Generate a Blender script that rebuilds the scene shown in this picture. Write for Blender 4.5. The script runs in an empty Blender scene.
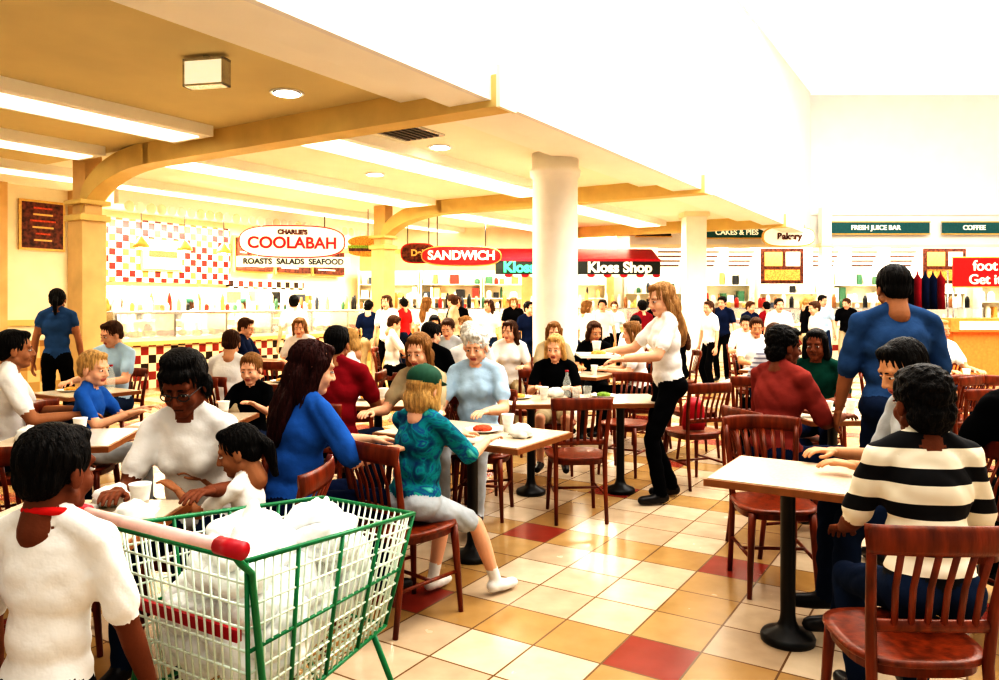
import bpy, math, random
import numpy as np
from mathutils import Vector, Matrix, Euler, noise
random.seed(7)
SC=bpy.context.scene
COL=SC.collection
rad=math.radians
# ---------------------------------------------------------------- materials
MATS={}
def _nt(name):
    m=bpy.data.materials.new(name); m.use_nodes=True
    return m,m.node_tree,m.node_tree.nodes['Principled BSDF']
def mat(name,col,rough=.6,metal=0,ns=20,var=.12,bump=.0,bs=60,emit=0,spec=.4,stretch=None):
    m,nt,b=_nt(name)
    tc=nt.nodes.new('ShaderNodeTexCoord'); mp=nt.nodes.new('ShaderNodeMapping')
    nt.links.new(tc.outputs['Object'],mp.inputs[0])
    if stretch: mp.inputs['Scale'].default_value=stretch
    n=nt.nodes.new('ShaderNodeTexNoise'); n.inputs['Scale'].default_value=ns; n.inputs['Detail'].default_value=3
    nt.links.new(mp.outputs[0],n.inputs['Vector'])
    r=nt.nodes.new('ShaderNodeValToRGB')
    c=Vector(col)
    r.color_ramp.elements[0].position=.3; r.color_ramp.elements[1].position=.7
    r.color_ramp.elements[0].color=(*(c*(1-var)),1)
    r.color_ramp.elements[1].color=(*[min(1,x*(1+var)) for x in c],1)
    nt.links.new(n.outputs[0],r.inputs[0]); nt.links.new(r.outputs[0],b.inputs['Base Color'])
    b.inputs['Roughness'].default_value=rough; b.inputs['Metallic'].default_value=metal
    b.inputs['Specular IOR Level'].default_value=spec
    if emit:
        nt.links.new(r.outputs[0],b.inputs['Emission Color']); b.inputs['Emission Strength'].default_value=emit
    if bump:
        n2=nt.nodes.new('ShaderNodeTexNoise'); n2.inputs['Scale'].default_value=bs; n2.inputs['Detail'].default_value=4
        nt.links.new(mp.outputs[0],n2.inputs['Vector'])
        bp=nt.nodes.new('ShaderNodeBump'); bp.inputs['Strength'].default_value=bump; bp.inputs['Distance'].default_value=.02
        nt.links.new(n2.outputs[0],bp.inputs['Height']); nt.links.new(bp.outputs[0],b.inputs['Normal'])
    MATS[name]=m; return m
def cloth(name,col,var=.15,bump=.4): return mat(name,col,.9,0,6,var,bump,14,spec=.1)
cloth('c_white',(.80,.78,.74),.06); cloth('c_maroon',(.24,.015,.025)); cloth('c_blue',(.03,.12,.36)); cloth('c_navy',(.010,.018,.05))
cloth('c_black',(.005,.005,.006)); cloth('c_jeans',(.016,.028,.06)); cloth('c_green',(.008,.055,.04)); cloth('c_grey',(.45,.48,.5))
cloth('c_slate',(.038,.085,.18)); cloth('c_red',(.6,.03,.03)); cloth('c_khaki',(.45,.37,.24)); cloth('c_ltblue',(.42,.56,.68)); cloth('c_mauve',(.25,.05,.04))
for n,c in dict(s_fair=(.74,.43,.28),s_dark=(.17,.055,.024),s_mid=(.36,.165,.08),s_tan=(.58,.31,.17)).items(): mat(n,c,.6,0,9,.1,.08,120,spec=.25)
for n,c in dict(h_black=(.005,.0035,.003),h_brown=(.075,.03,.011),h_red=(.038,.007,.005),h_blond=(.55,.34,.13),h_sandy=(.36,.20,.08),h_white=(.7,.68,.62),h_light=(.24,.12,.04)).items():
    mat(n,c,.55,0,18,.35,.8,30,spec=.25,stretch=(4,4,.6))
mat('lip_f',(.5,.15,.12),.4); mat('eye_w',(.7,.68,.65),.2); mat('eye_d',(.01,.008,.006),.15); mat('blackp',(.01,.01,.012),.25,spec=.6)
mat('shoe_w',(.8,.78,.74),.5); mat('shoe_b',(.012,.01,.01),.4); mat('capgreen',(.02,.085,.05),.8)
mat('wood',(.17,.032,.008),.3,0,5,.45,.1,30,stretch=(6,6,1)); mat('wood_dk',(.05,.012,.006),.3,0,6,.3)
mat('laminate',(.68,.58,.44),.2,0,90,.06); mat('edge',(.28,.11,.035),.4); mat('iron',(.006,.006,.006),.4,spec=.5)
mat('white_wall',(.86,.85,.82),.8,0,2,.02); mat('ceil_tan_dim',(.72,.63,.36),.85,0,1.2,.05,.03,80); mat('ceil_cream',(.92,.90,.77),.85,0,1.2,.03)  # near ceiling: weaker light put into a darker tan; cream beyond the beam
mat('bulk',(.95,.93,.84),.8,0,1.5,.02); mat('beam',(.70,.53,.21),.55,0,3,.06); mat('pillar',(.70,.48,.22),.5,0,3,.1)
mat('cream',(.9,.82,.62),.7,0,2,.06); mat('colwhite',(.92,.89,.8),.5,0,3,.04)
mat('skyglass',(.80,.80,.80),.6,0,1,.02,emit=.36); mat('lampglow',(1,.97,.85),.4,emit=6,var=.0); mat('tubeglow',(1,.96,.86),.4,emit=.8,var=.01)
mat('signcream',(.9,.85,.68),.4,emit=.3,var=.02); mat('signred',(.55,.015,.015),.4,emit=.08); mat('signdark',(.02,.025,.02),.4); mat('signteal',(.02,.12,.125),.4)
mat('signgreen',(.05,.6,.25),.4,emit=.6); mat('gold',(.75,.5,.15),.35); mat('redpl',(.42,.015,.03),.35); mat('greenpl',(.012,.19,.07),.3,0)
mat('wirew',(.72,.82,.7),.3,.1,var=.04); mat('bagw',(.88,.89,.88),.3,0,8,.05,.35,22,spec=.5); mat('steel',(.6,.6,.58),.25,.9); mat('pink',(.8,.55,.5),.4)
mat('paper',(.85,.83,.78),.6); mat('food1',(.7,.35,.08),.7,ns=40,var=.5,bump=.8); mat('food2',(.25,.4,.06),.7,ns=40,var=.5,bump=.8); mat('food3',(.6,.1,.04),.7,ns=40,var=.4,bump=.8)
mat('rubber',(.02,.02,.02),.6); mat('menu',(.13,.035,.018),.5,ns=14,var=.8); mat('orange',(.75,.27,.07),.5)
m,nt,b=_nt('glass'); b.inputs['Base Color'].default_value=(.9,.95,.92,1); b.inputs['Roughness'].default_value=.05; b.inputs['Alpha'].default_value=.25; MATS['glass']=m
def stripe(name,c1,c2,freq,frac):
    m,nt,b=_nt(name); tc=nt.nodes.new('ShaderNodeTexCoord'); sp=nt.nodes.new('ShaderNodeSeparateXYZ'); nt.links.new(tc.outputs['Object'],sp.inputs[0])
    a=nt.nodes.new('ShaderNodeMath'); a.operation='MULTIPLY'; a.inputs[1].default_value=freq; nt.links.new(sp.outputs['Z'],a.inputs[0])
    f=nt.nodes.new('ShaderNodeMath'); f.operation='FRACT'; nt.links.new(a.outputs[0],f.inputs[0])
    g=nt.nodes.new('ShaderNodeMath'); g.operation='LESS_THAN'; g.inputs[1].default_value=frac; nt.links.new(f.outputs[0],g.inputs[0])
    mx=nt.nodes.new('ShaderNodeMix'); mx.data_type='RGBA'; mx.inputs['A'].default_value=(*c1,1); mx.inputs['B'].default_value=(*c2,1)
    nt.links.new(g.outputs[0],mx.inputs['Factor']); nt.links.new(mx.outputs['Result'],b.inputs['Base Color']); b.inputs['Roughness'].default_value=.9
    MATS[name]=m
stripe('c_stripe',(.80,.74,.60),(.006,.006,.008),8.8,.45); stripe('c_pin',(.6,.6,.62),(.2,.2,.25),24,.4)
m,nt,b=_nt('c_tiedye'); tc=nt.nodes.new('ShaderNodeTexCoord'); n=nt.nodes.new('ShaderNodeTexNoise'); n.inputs['Scale'].default_value=9; n.inputs['Detail'].default_value=5; n.inputs['Distortion'].default_value=1.4
nt.links.new(tc.outputs['Object'],n.inputs['Vector']); r=nt.nodes.new('ShaderNodeValToRGB'); nt.links.new(n.outputs[0],r.inputs[0])
e=r.color_ramp.elements; e[0].position=.3; e[0].color=(.0,.04,.12,1); e[1].position=.74; e[1].color=(.16,.52,.5,1)
for p,c in ((.43,(.0,.12,.17,1)),(.5,(.0,.27,.28,1)),(.58,(.01,.07,.24,1)),(.64,(.02,.32,.26,1))):
    q=e.new(p); q.color=c
nt.links.new(r.outputs[0],b.inputs['Base Color']); b.inputs['Roughness'].default_value=.9; MATS['c_tiedye']=m
TH=rad(58)
def math_n(nt,op,a,bv=None):
    k=nt.nodes.new('ShaderNodeMath'); k.operation=op
    for i,x in enumerate((a,bv)):
        if x is None: continue
        if isinstance(x,(int,float)): k.inputs[i].default_value=x
        else: nt.links.new(x,k.inputs[i])
    return k.outputs[0]
def mixc(nt,f,a,b_):
    mx=nt.nodes.new('ShaderNodeMix'); mx.data_type='RGBA'
    nt.links.new(f,mx.inputs['Factor'])
    for key,x in (('A',a),('B',b_)):
        if isinstance(x,tuple): mx.inputs[key].default_value=(*x,1)
        else: nt.links.new(x,mx.inputs[key])
    return mx.outputs['Result']
m,nt,b=_nt('floor_tile'); tc=nt.nodes.new('ShaderNodeTexCoord'); mp=nt.nodes.new('ShaderNodeMapping'); mp.vector_type='TEXTURE'
mp.inputs['Rotation'].default_value=(0,0,TH); mp.inputs['Location'].default_value=(0,0,0)
nt.links.new(tc.outputs['Object'],mp.inputs[0]); sp=nt.nodes.new('ShaderNodeSeparateXYZ'); nt.links.new(mp.outputs[0],sp.inputs[0])
T=.325
gx=math_n(nt,'DIVIDE',math_n(nt,'SUBTRACT',sp.outputs['X'],2.92),T); gy=math_n(nt,'DIVIDE',math_n(nt,'SUBTRACT',sp.outputs['Y'],1.0),T)
ix=math_n(nt,'FLOOR',gx); iy=math_n(nt,'FLOOR',gy); fx=math_n(nt,'FRACT',gx); fy=math_n(nt,'FRACT',gy)
def is0(o): return math_n(nt,'LESS_THAN',math_n(nt,'FLOORED_MODULO',math_n(nt,'ADD',o,.01),4),.5)
ax=is0(ix); ay=is0(iy)
both=math_n(nt,'MULTIPLY',ax,ay); anyb=math_n(nt,'MAXIMUM',ax,ay)
cv=nt.nodes.new('ShaderNodeCombineXYZ'); nt.links.new(ix,cv.inputs[0]); nt.links.new(iy,cv.inputs[1])
wn=nt.nodes.new('ShaderNodeTexWhiteNoise'); nt.links.new(cv.outputs[0],wn.inputs['Vector'])
c1=mixc(nt,wn.outputs['Value'],(.52,.39,.26),(.70,.57,.41)); c2=mixc(nt,wn.outputs['Value'],(.42,.255,.095),(.50,.325,.14))
c=mixc(nt,anyb,c1,c2); c=mixc(nt,both,c,(.30,.05,.03))
nz=nt.nodes.new('ShaderNodeTexNoise'); nz.inputs['Scale'].default_value=7; nz.inputs['Detail'].default_value=6; nt.links.new(tc.outputs['Object'],nz.inputs['Vector'])
rr=nt.nodes.new('ShaderNodeMapRange'); rr.inputs[3].default_value=.75; rr.inputs[4].default_value=1.15; nt.links.new(nz.outputs[0],rr.inputs[0])
vm=nt.nodes.new('ShaderNodeVectorMath'); vm.operation='SCALE'; nt.links.new(c,vm.inputs[0]); nt.links.new(rr.outputs[0],vm.inputs['Scale'])
gg=math_n(nt,'LESS_THAN',math_n(nt,'MINIMUM',math_n(nt,'MINIMUM',fx,fy),math_n(nt,'MINIMUM',math_n(nt,'SUBTRACT',1,fx),math_n(nt,'SUBTRACT',1,fy))),.014)
c=mixc(nt,gg,vm.outputs[0],(.18,.10,.045)); nt.links.new(c,b.inputs['Base Color'])
rg=nt.nodes.new('ShaderNodeMapRange'); rg.inputs[3].default_value=.12; rg.inputs[4].default_value=.34; nt.links.new(nz.outputs[0],rg.inputs[0]); nt.links.new(rg.outputs[0],b.inputs['Roughness'])
bp=nt.nodes.new('ShaderNodeBump'); bp.inputs['Strength'].default_value=.3; bp.inputs['Distance'].default_value=.004; bp.invert=True; nt.links.new(gg,bp.inputs['Height']); nt.links.new(bp.outputs[0],b.inputs['Normal'])
MATS['floor_tile']=m
def checker(name,T,c0,c1_,c2_):
    m,nt,b=_nt(name); tc=nt.nodes.new('ShaderNodeTexCoord'); sp=nt.nodes.new('ShaderNodeSeparateXYZ'); nt.links.new(tc.outputs['Object'],sp.inputs[0])
    gx=math_n(nt,'DIVIDE',sp.outputs['X'],T); gz=math_n(nt,'DIVIDE',sp.outputs['Z'],T); ix=math_n(nt,'FLOOR',gx); iz=math_n(nt,'FLOOR',gz)
    par=math_n(nt,'FLOORED_MODULO',math_n(nt,'ADD',math_n(nt,'ADD',ix,iz),.01),2); par=math_n(nt,'LESS_THAN',par,.5)
    cv=nt.nodes.new('ShaderNodeCombineXYZ'); nt.links.new(ix,cv.inputs[0]); nt.links.new(iz,cv.inputs[1])
    wn=nt.nodes.new('ShaderNodeTexWhiteNoise'); nt.links.new(cv.outputs[0],wn.inputs['Vector'])
    h=math_n(nt,'LESS_THAN',wn.outputs['Value'],.5)
    c=mixc(nt,par,c0,mixc(nt,h,c1_,c2_)); nt.links.new(c,b.inputs['Base Color']); b.inputs['Roughness'].default_value=.25; MATS[name]=m
checker('tile_check',.15,(.88,.8,.62),(.11,.014,.01),(.40,.17,.045)); checker('tile_counter',.15,(.85,.75,.5),(.03,.015,.01),(.28,.03,.02)); checker('tile_tan',.2,(.58,.38,.14),(.4,.21,.07),(.8,.6,.3))
GOODS=[]
for i,c in enumerate([(.45,.04,.025),(.75,.55,.2),(.06,.15,.08),(.85,.8,.7),(.05,.06,.08),(.65,.32,.09),(.02,.02,.02),(.4,.18,.07)]):
    mat('good%d'%i,c,.5); GOODS.append('good%d'%i)
GW=GOODS+['paper','cream']*3
# ---------------------------------------------------------------- mesh builder
def sphere_pts(nu=16,nv=10):
    vs=[(0,0,-1)]
    for j in range(1,nv):
        a=-math.pi/2+math.pi*j/nv
        for i in range(nu):
            t=2*math.pi*i/nu; vs.append((math.cos(a)*math.cos(t),math.cos(a)*math.sin(t),math.sin(a)))
    vs.append((0,0,1)); fs=[]
    for i in range(nu): fs.append((0,1+(i+1)%nu,1+i))
    for j in range(nv-2):
        o=1+j*nu
        for i in range(nu): fs.append((o+i,o+(i+1)%nu,o+nu+(i+1)%nu,o+nu+i))
    o=1+(nv-2)*nu; L=len(vs)-1
    for i in range(nu): fs.append((o+i,o+(i+1)%nu,L))
    return vs,fs
class MB:
    def __init__(s): s.v=[];s.f=[];s.m=[];s.s=[]
    def add(s,vs,fs,mt,smooth=True):
        o=len(s.v); s.v.extend(tuple(x) for x in vs)
        for f in fs: s.f.append(tuple(o+i for i in f)); s.m.append(mt); s.s.append(smooth)
    def box(s,x0,x1,y0,y1,z0,z1,mt,M=None):
        vs=[Vector((x,y,z)) for z in (z0,z1) for x,y in ((x0,y0),(x1,y0),(x1,y1),(x0,y1))]
        if M: vs=[M@v for v in vs]
        s.add(vs,[(3,2,1,0),(4,5,6,7),(0,1,5,4),(1,2,6,5),(2,3,7,6),(3,0,4,7)],mt,False)
    def tube(s,pts,r,mt,n=8,up=None,ab=(1,1),caps=True,closed=False):
        pts=[Vector(p) for p in pts]; N=len(pts); rs=r if isinstance(r,(list,tuple)) else [r]*N
        vs=[];prev=None
        for i,p in enumerate(pts):
            if closed: t=pts[(i+1)%N]-pts[i-1]
            else: t=pts[min(i+1,N-1)]-pts[max(i-1,0)]
            t=t.normalized() if t.length>1e-9 else Vector((0,0,1))
            u=Vector(up) if up else (prev if prev is not None else (Vector((0,0,1)) if abs(t.z)<.9 else Vector((1,0,0))))
            a=t.cross(u)
            if a.length<1e-5: a=t.cross(Vector((.3,1,.2)))
            a.normalize(); c=a.cross(t).normalized(); prev=c
            for k in range(n):
                q=2*math.pi*k/n; vs.append(p+a*(math.cos(q)*rs[i]*ab[0])+c*(math.sin(q)*rs[i]*ab[1]))
        fs=[]
        for i in range(N if closed else N-1):
            o=i*n; o2=((i+1)%N)*n
            for k in range(n): fs.append((o+k,o2+k,o2+(k+1)%n,o+(k+1)%n))
        if caps and not closed: fs.append(tuple(range(n))); fs.append(tuple((N-1)*n+k for k in reversed(range(n))))
        s.add(vs,fs,mt)
    def lathe(s,prof,c,mt,n=24,M=None,smooth=True):
        vs=[]
        for r,z in prof:
            for k in range(n):
                q=2*math.pi*k/n; p=Vector((math.cos(q)*r,math.sin(q)*r,z)); p=(M@p if M else p)+Vector(c); vs.append(p)
        fs=[]
        for i in range(len(prof)-1):
            for k in range(n): fs.append((i*n+k,i*n+(k+1)%n,(i+1)*n+(k+1)%n,(i+1)*n+k))
        fs.append(tuple(reversed(range(n)))); fs.append(tuple((len(prof)-1)*n+k for k in range(n)))
        s.add(vs,fs,mt,smooth)
    def ell(s,c,r,mt,R=None,nu=16,nv=10):
        vs,fs=sphere_pts(nu,nv); out=[]
        for v in vs:
            p=Vector((v[0]*r[0],v[1]*r[1],v[2]*r[2]))
            if R: p=R@p
            out.append(p+Vector(c))
        s.add(out,fs,mt)
    def mesh(s,name):
        me=bpy.data.meshes.new(name); me.from_pydata(s.v,[],s.f); names=[]
        for q in s.m:
            if q not in names: names.append(q)
        for q in names: me.materials.append(MATS[q])
        idx={q:i for i,q in enumerate(names)}
        me.polygons.foreach_set('material_index',[idx[q] for q in s.m]); me.polygons.foreach_set('use_smooth',s.s); me.update()
        return me
    def obj(s,name,loc=(0,0,0),rz=0,parent=None,bevel=0):
        o=bpy.data.objects.new(name,s.mesh(name)); COL.objects.link(o); o.location=loc; o.rotation_euler=(0,0,rz)
        if parent: o.parent=parent
        if bevel:
            b=o.modifiers.new('bevel','BEVEL'); b.width=bevel; b.segments=2; b.limit_method='ANGLE'
        return o
def inst(name,me,loc,rz=0,sc=1):
    o=bpy.data.objects.new(name,me); COL.objects.link(o); o.location=loc; o.rotation_euler=(0,0,rz); o.scale=(sc,)*3; return o
def text(body,size,loc,rot,mt,parent=None,name='lettering',ext=.01,bold=.0):
    cu=bpy.data.curves.new(name,'FONT'); cu.body=body; cu.size=size; cu.extrude=ext; cu.offset=bold; cu.align_x='CENTER'; cu.align_y='CENTER'; cu.materials.append(MATS[mt])
    o=bpy.data.objects.new(name,cu); COL.objects.link(o); o.location=loc; o.rotation_euler=rot
    if parent: o.parent=parent
    return o
# ---------------------------------------------------------------- remesh tools
def capsule(a,b,ra,rb,n=14,h=4):
    a=Vector(a);b=Vector(b); t=(b-a); 
    if t.length<1e-6: t=Vector((0,0,1e-4)); b=a+t
    t=t.normalized(); u=t.orthogonal().normalized(); w=t.cross(u)
    vs=[a-t*ra];rings=0
    for c,r,lo,hi in ((a,ra,-90,0),(b,rb,0,90)):
        for j in range(h+1):
            an=rad(lo+(hi-lo)*j/h)
            if abs(abs(math.degrees(an))-90)<1: continue
            for k in range(n):
                q=2*math.pi*k/n; vs.append(c+t*(math.sin(an)*r)+(u*math.cos(q)+w*math.sin(q))*(math.cos(an)*r))
            rings+=1
    vs.append(b+t*rb); fs=[]
    for k in range(n): fs.append((0,1+(k+1)%n,1+k))
    for i in range(rings-1):
        o=1+i*n
        for k in range(n): fs.append((o+k,o+(k+1)%n,o+n+(k+1)%n,o+n+k))
    o=1+(rings-1)*n; L=len(vs)-1
    for k in range(n): fs.append((o+k,o+(k+1)%n,L))
    return vs,fs
def C(a,b,ra,rb,tag): return ('c',Vector(a),Vector(b),ra,rb,tag)
def E(c,r,tag,R=None): return ('e',Vector(c),Vector(r),R or Matrix.Identity(3),tag)
def remesh(prims,vox,sm=4):
    mb=MB()
    for p in prims:
        if p[0]=='c': vs,fs=capsule(p[1],p[2],p[3],p[4])
        else:
            v0,fs=sphere_pts(20,14); vs=[p[3]@Vector((v[0]*p[2][0],v[1]*p[2][1],v[2]*p[2][2]))+p[1] for v in v0]
        mb.add(vs,fs,'paper')
    me=bpy.data.meshes.new('tmp'); me.from_pydata(mb.v,[],mb.f)
    o=bpy.data.objects.new('tmp',me); COL.objects.link(o)
    rm=o.modifiers.new('r','REMESH'); rm.mode='VOXEL'; rm.voxel_size=vox
    if sm: s=o.modifiers.new('s','SMOOTH'); s.factor=.5; s.iterations=sm
    dg=bpy.context.evaluated_depsgraph_get(); ev=o.evaluated_get(dg); em=ev.to_mesh()
    n=len(em.vertices); co=np.empty(n*3); em.vertices.foreach_get('co',co); co=co.reshape(-1,3)
    F=np.empty(len(em.loops),dtype=np.int64); em.loops.foreach_get('vertex_index',F)
    F=F.reshape(-1,4) if len(F)==4*len(em.polygons) else None
    faces=F if F is not None else [tuple(p.vertices) for p in em.polygons]
    ev.to_mesh_clear(); bpy.data.objects.remove(o); bpy.data.meshes.remove(me)
    faces=np.array(faces)
    ctr=co[faces].mean(axis=1); best=np.full(len(ctr),1e9); tg=np.zeros(len(ctr),dtype=int)
    tags=[]
    for p in prims:
        tag=p[-1]
        if tag not in tags: tags.append(tag)
        ti=tags.index(tag)
        if p[0]=='c':
            a=np.array(p[1]);b=np.array(p[2]); ab=b-a; L=max(ab@ab,1e-9); t=np.clip((ctr-a)@ab/L,0,1)
            d=np.linalg.norm(ctr-(a+t[:,None]*ab),axis=1)-(p[3]+(p[4]-p[3])*t)
        else:
            R=np.array(p[3]); q=(ctr-np.array(p[1]))@R/np.array(p[2]); d=(np.linalg.norm(q,axis=1)-1)*min(p[2])
        k=d<best; best[k]=d[k]; tg[k]=ti
    return co,faces,np.array(tags)[tg]
def rawprims(prims):
    V=[];F=[];Tg=[]
    for p in prims:
        if p[0]=='c': vs,fs=capsule(p[1],p[2],p[3],p[4],10,3)
        else:
            v0,fs=sphere_pts(14,8); vs=[p[3]@Vector((v[0]*p[2][0],v[1]*p[2][1],v[2]*p[2][2]))+p[1] for v in v0]
        o=len(V); V+= [tuple(v) for v in vs]; F+=[tuple(o+i for i in f) for f in fs]; Tg+=[p[-1]]*len(fs)
    return np.array(V),F,Tg
headP=[E((0,-.015,.035),(.075,.094,.083),'skin'),E((0,.018,-.025),(.060,.068,.088),'skin'),E((0,.052,-.088),(.030,.030,.024),'skin'),
 E((.033,.050,-.035),(.026,.028,.03),'skin'),E((-.033,.050,-.035),(.026,.028,.03),'skin'),C((0,.084,.008),(0,.102,-.028),.008,.012,'skin'),
 E((.012,.093,-.033),(.009,.009,.008),'skin'),E((-.012,.093,-.033),(.009,.009,.008),'skin'),C((-.036,.068,.026),(.036,.068,.026),.014,.014,'skin'),
 C((-.018,.080,-.058),(.018,.080,-.058),.006,.006,'lip'),C((-.014,.080,-.065),(.014,.080,-.065),.0065,.0065,'lip'),
 E((.077,-.008,-.012),(.009,.02,.032),'skin'),E((-.077,-.008,-.012),(.009,.02,.032),'skin'),C((0,-.02,-.06),(0,-.035,-.15),.056,.060,'skin'),
 C((-.05,.0,-.06),(0,.045,-.092),.022,.024,'skin'),C((.05,.0,-.06),(0,.045,-.092),.022,.024,'skin')]
HEAD=remesh(headP,.0055,3)
featP=[E((.030,.0745,.0),(.0135,.0110,.0058),'eye_w'),E((-.030,.0745,.0),(.0135,.0110,.0058),'eye_w'),E((.030,.0826,.0),(.0064,.005,.0056),'eye_d'),E((-.030,.0826,.0),(.0064,.005,.0056),'eye_d'),
 C((.014,.084,.022),(.045,.072,.022),.0032,.0022,'brow'),C((-.014,.084,.022),(-.045,.072,.022),.0032,.0022,'brow'),
 C((.016,.083,.0072),(.044,.075,.0062),.0042,.0032,'skin'),C((-.016,.083,.0072),(-.044,.075,.0062),.0042,.0032,'skin'),C((-.017,.0868,-.0615),(.017,.0868,-.0615),.0012,.0012,'eye_d')]
FEAT=rawprims(featP)
def ring_pts(cx,cz,rx,rz_,y): return [(cx+rx*math.cos(t),y-.25*abs(cx+rx*math.cos(t)-0)*.35,cz+rz_*math.sin(t)) for t in [2*math.pi*k/12 for k in range(13)]]
sunP=[]
for cx in (.032,-.032):
    rp=ring_pts(cx,-.002,.021,.015,.096)
    for k in range(12): sunP.append(C(rp[k],rp[k+1],.0022,.0022,'blackp'))
sunP+=[C((-.011,.097,.002),(.011,.097,.002),.002,.002,'blackp'),C((.053,.090,.002),(.08,-.01,.0),.002,.002,'blackp'),C((-.053,.090,.002),(-.08,-.01,.0),.002,.002,'blackp')]
SUN=rawprims(sunP)
def hairprims(st):
    H='hair'
    base=[E((0,-.024,.042),(.083,.098,.092),H),E((0,-.058,-.015),(.072,.05,.06),H),C((.074,-.012,.04),(.076,-.008,-.005),.014,.008,H),C((-.074,-.012,.04),(-.076,-.008,-.005),.014,.008,H)]
    if st=='short': return base+[E((0,.03,.095),(.055,.045,.03),H)]
    if st=='long': return base+[E((0,-.075,-.08),(.085,.055,.14),H),E((0,-.10,-.22),(.085,.045,.16),H),C((.07,.005,.04),(.082,-.03,-.18),.024,.026,H),C((-.07,.005,.04),(-.082,-.03,-.18),.024,.026,H),E((0,.03,.095),(.058,.045,.03),H)]
    if st=='bob': return base+[E((0,-.06,-.05),(.085,.055,.085),H),C((.07,.01,.05),(.08,-.005,-.09),.022,.026,H),C((-.07,.01,.05),(-.08,-.005,-.09),.022,.026,H),E((0,.03,.095),(.058,.045,.03),H)]
    if st=='bangs': return base+[E((0,-.06,-.04),(.082,.05,.08),H),C((.076,.0,.04),(.082,-.012,-.05),.016,.014,H),C((-.076,.0,.04),(-.082,-.012,-.05),.016,.014,H),E((0,.055,.072),(.06,.036,.030),H),E((0,0,.11),(.065,.07,.035),H),E((0,-.11,.03),(.05,.04,.05),H)]
    if st=='pony': return base+[C((0,-.105,.03),(0,-.14,-.02),.03,.032,H),C((0,-.14,-.02),(0,-.13,-.16),.032,.015,H),E((0,.03,.095),(.055,.045,.03),H)]
    if st=='curly': return [E((0,-.028,.05),(.092,.105,.095),H),E((0,-.06,-.03),(.085,.06,.075),H),E((0,.035,.095),(.06,.045,.035),H)]
    if st=='cap': return hairprims('bob')[:7]+[E((0,-.016,.062),(.089,.108,.078),'cap'),E((0,.095,.045),(.062,.065,.009),'cap',Matrix.Rotation(rad(-12),3,'X')),E((0,-.016,.14),(.01,.01,.008),'cap')]
HAIRC={}
def hair(st):
    if st not in HAIRC:
        co,F,tg=remesh(hairprims(st),.0075,2); co=co.copy()
        az=np.arctan2(co[:,0],co[:,1]+.02); r=np.linalg.norm(co[:,:2],axis=1)+1e-6
        amp=.003 if st!='curly' else 0
        d=amp*(np.sin(az*24+co[:,2]*30)+.7*np.sin(az*41-co[:,2]*22))*np.clip(r/.06,0,1)
        if st=='long': d=d*1.5+.006*np.sin(az*9+co[:,2]*24)
        if st=='curly': d=np.array([.012*noise.noise(Vector(c)*55) for c in co])
        if st=='cap': d=np.where(co[:,2]>.03,0,d)
        co[:,0]+=co[:,0]/r*d; co[:,1]+=co[:,1]/r*d
        HAIRC[st]=(co,F,tg)
    return HAIRC[st]
def handT(curl,spread=1):
    P=[]; xs=(-.030,-.010,.011,.030); ln=(.072,.082,.076,.060); rs=(.0092,.0095,.009,.008)
    for x,l,r in zip(xs,ln,rs):
        P.append(C((x*.65,.012,0),(x,.088,0),.013,.0115,'skin')); p=Vector((x,.088,0)); a=0
        fan=x*1.2*spread
        for k,(fr) in enumerate((.45,.31,.24)):
            a+=curl*(.7 if k==0 else 1.0)
            d=Vector((fan*math.cos(a),math.cos(a),-math.sin(a))).normalized(); q=p+d*(l*fr); P.append(C(p,q,r*(1-.08*k),r*(.92-.08*k),'skin')); p=q
    P.append(C((-.018,.022,-.004),(-.046,.052,-.012),.015,.012,'skin')); P.append(C((-.046,.052,-.012),(-.058,.080,-.018-.3*curl*.03),.0115,.010,'skin')); P.append(C((-.058,.080,-.018-.3*curl*.03),(-.054,.102,-.026),.010,.0085,'skin'))
    P.append(E((0,.05,-.002),(.036,.045,.013),'skin')); P.append(C((0,-.02,0),(0,.02,0),.024,.022,'skin'))
    return remesh(P,.0042,2)
HANDS={'relax':handT(rad(20)),'grip':handT(rad(58),.4)}
def ik(a,t,l1,l2,pole):
    a=Vector(a);t=Vector(t); d=t-a; L=d.length; mx=(l1+l2)*.995
    if L>mx: d=d*(mx/L); t=a+d; L=mx
    if L<abs(l1-l2)+.02: L=abs(l1-l2)+.02
    x=(l1*l1-l2*l2+L*L)/(2*L); h=math.sqrt(max(0,l1*l1-x*x)); n=d.normalized(); p=Vector(pole); p=p-n*p.dot(n)
    if p.length<1e-4: p=Vector((0,0,-1))
    return a+n*x+p.normalized()*h, t
def xform(co,M):
    A=np.array(M); return co@A[:3,:3].T+A[:3,3]
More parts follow.
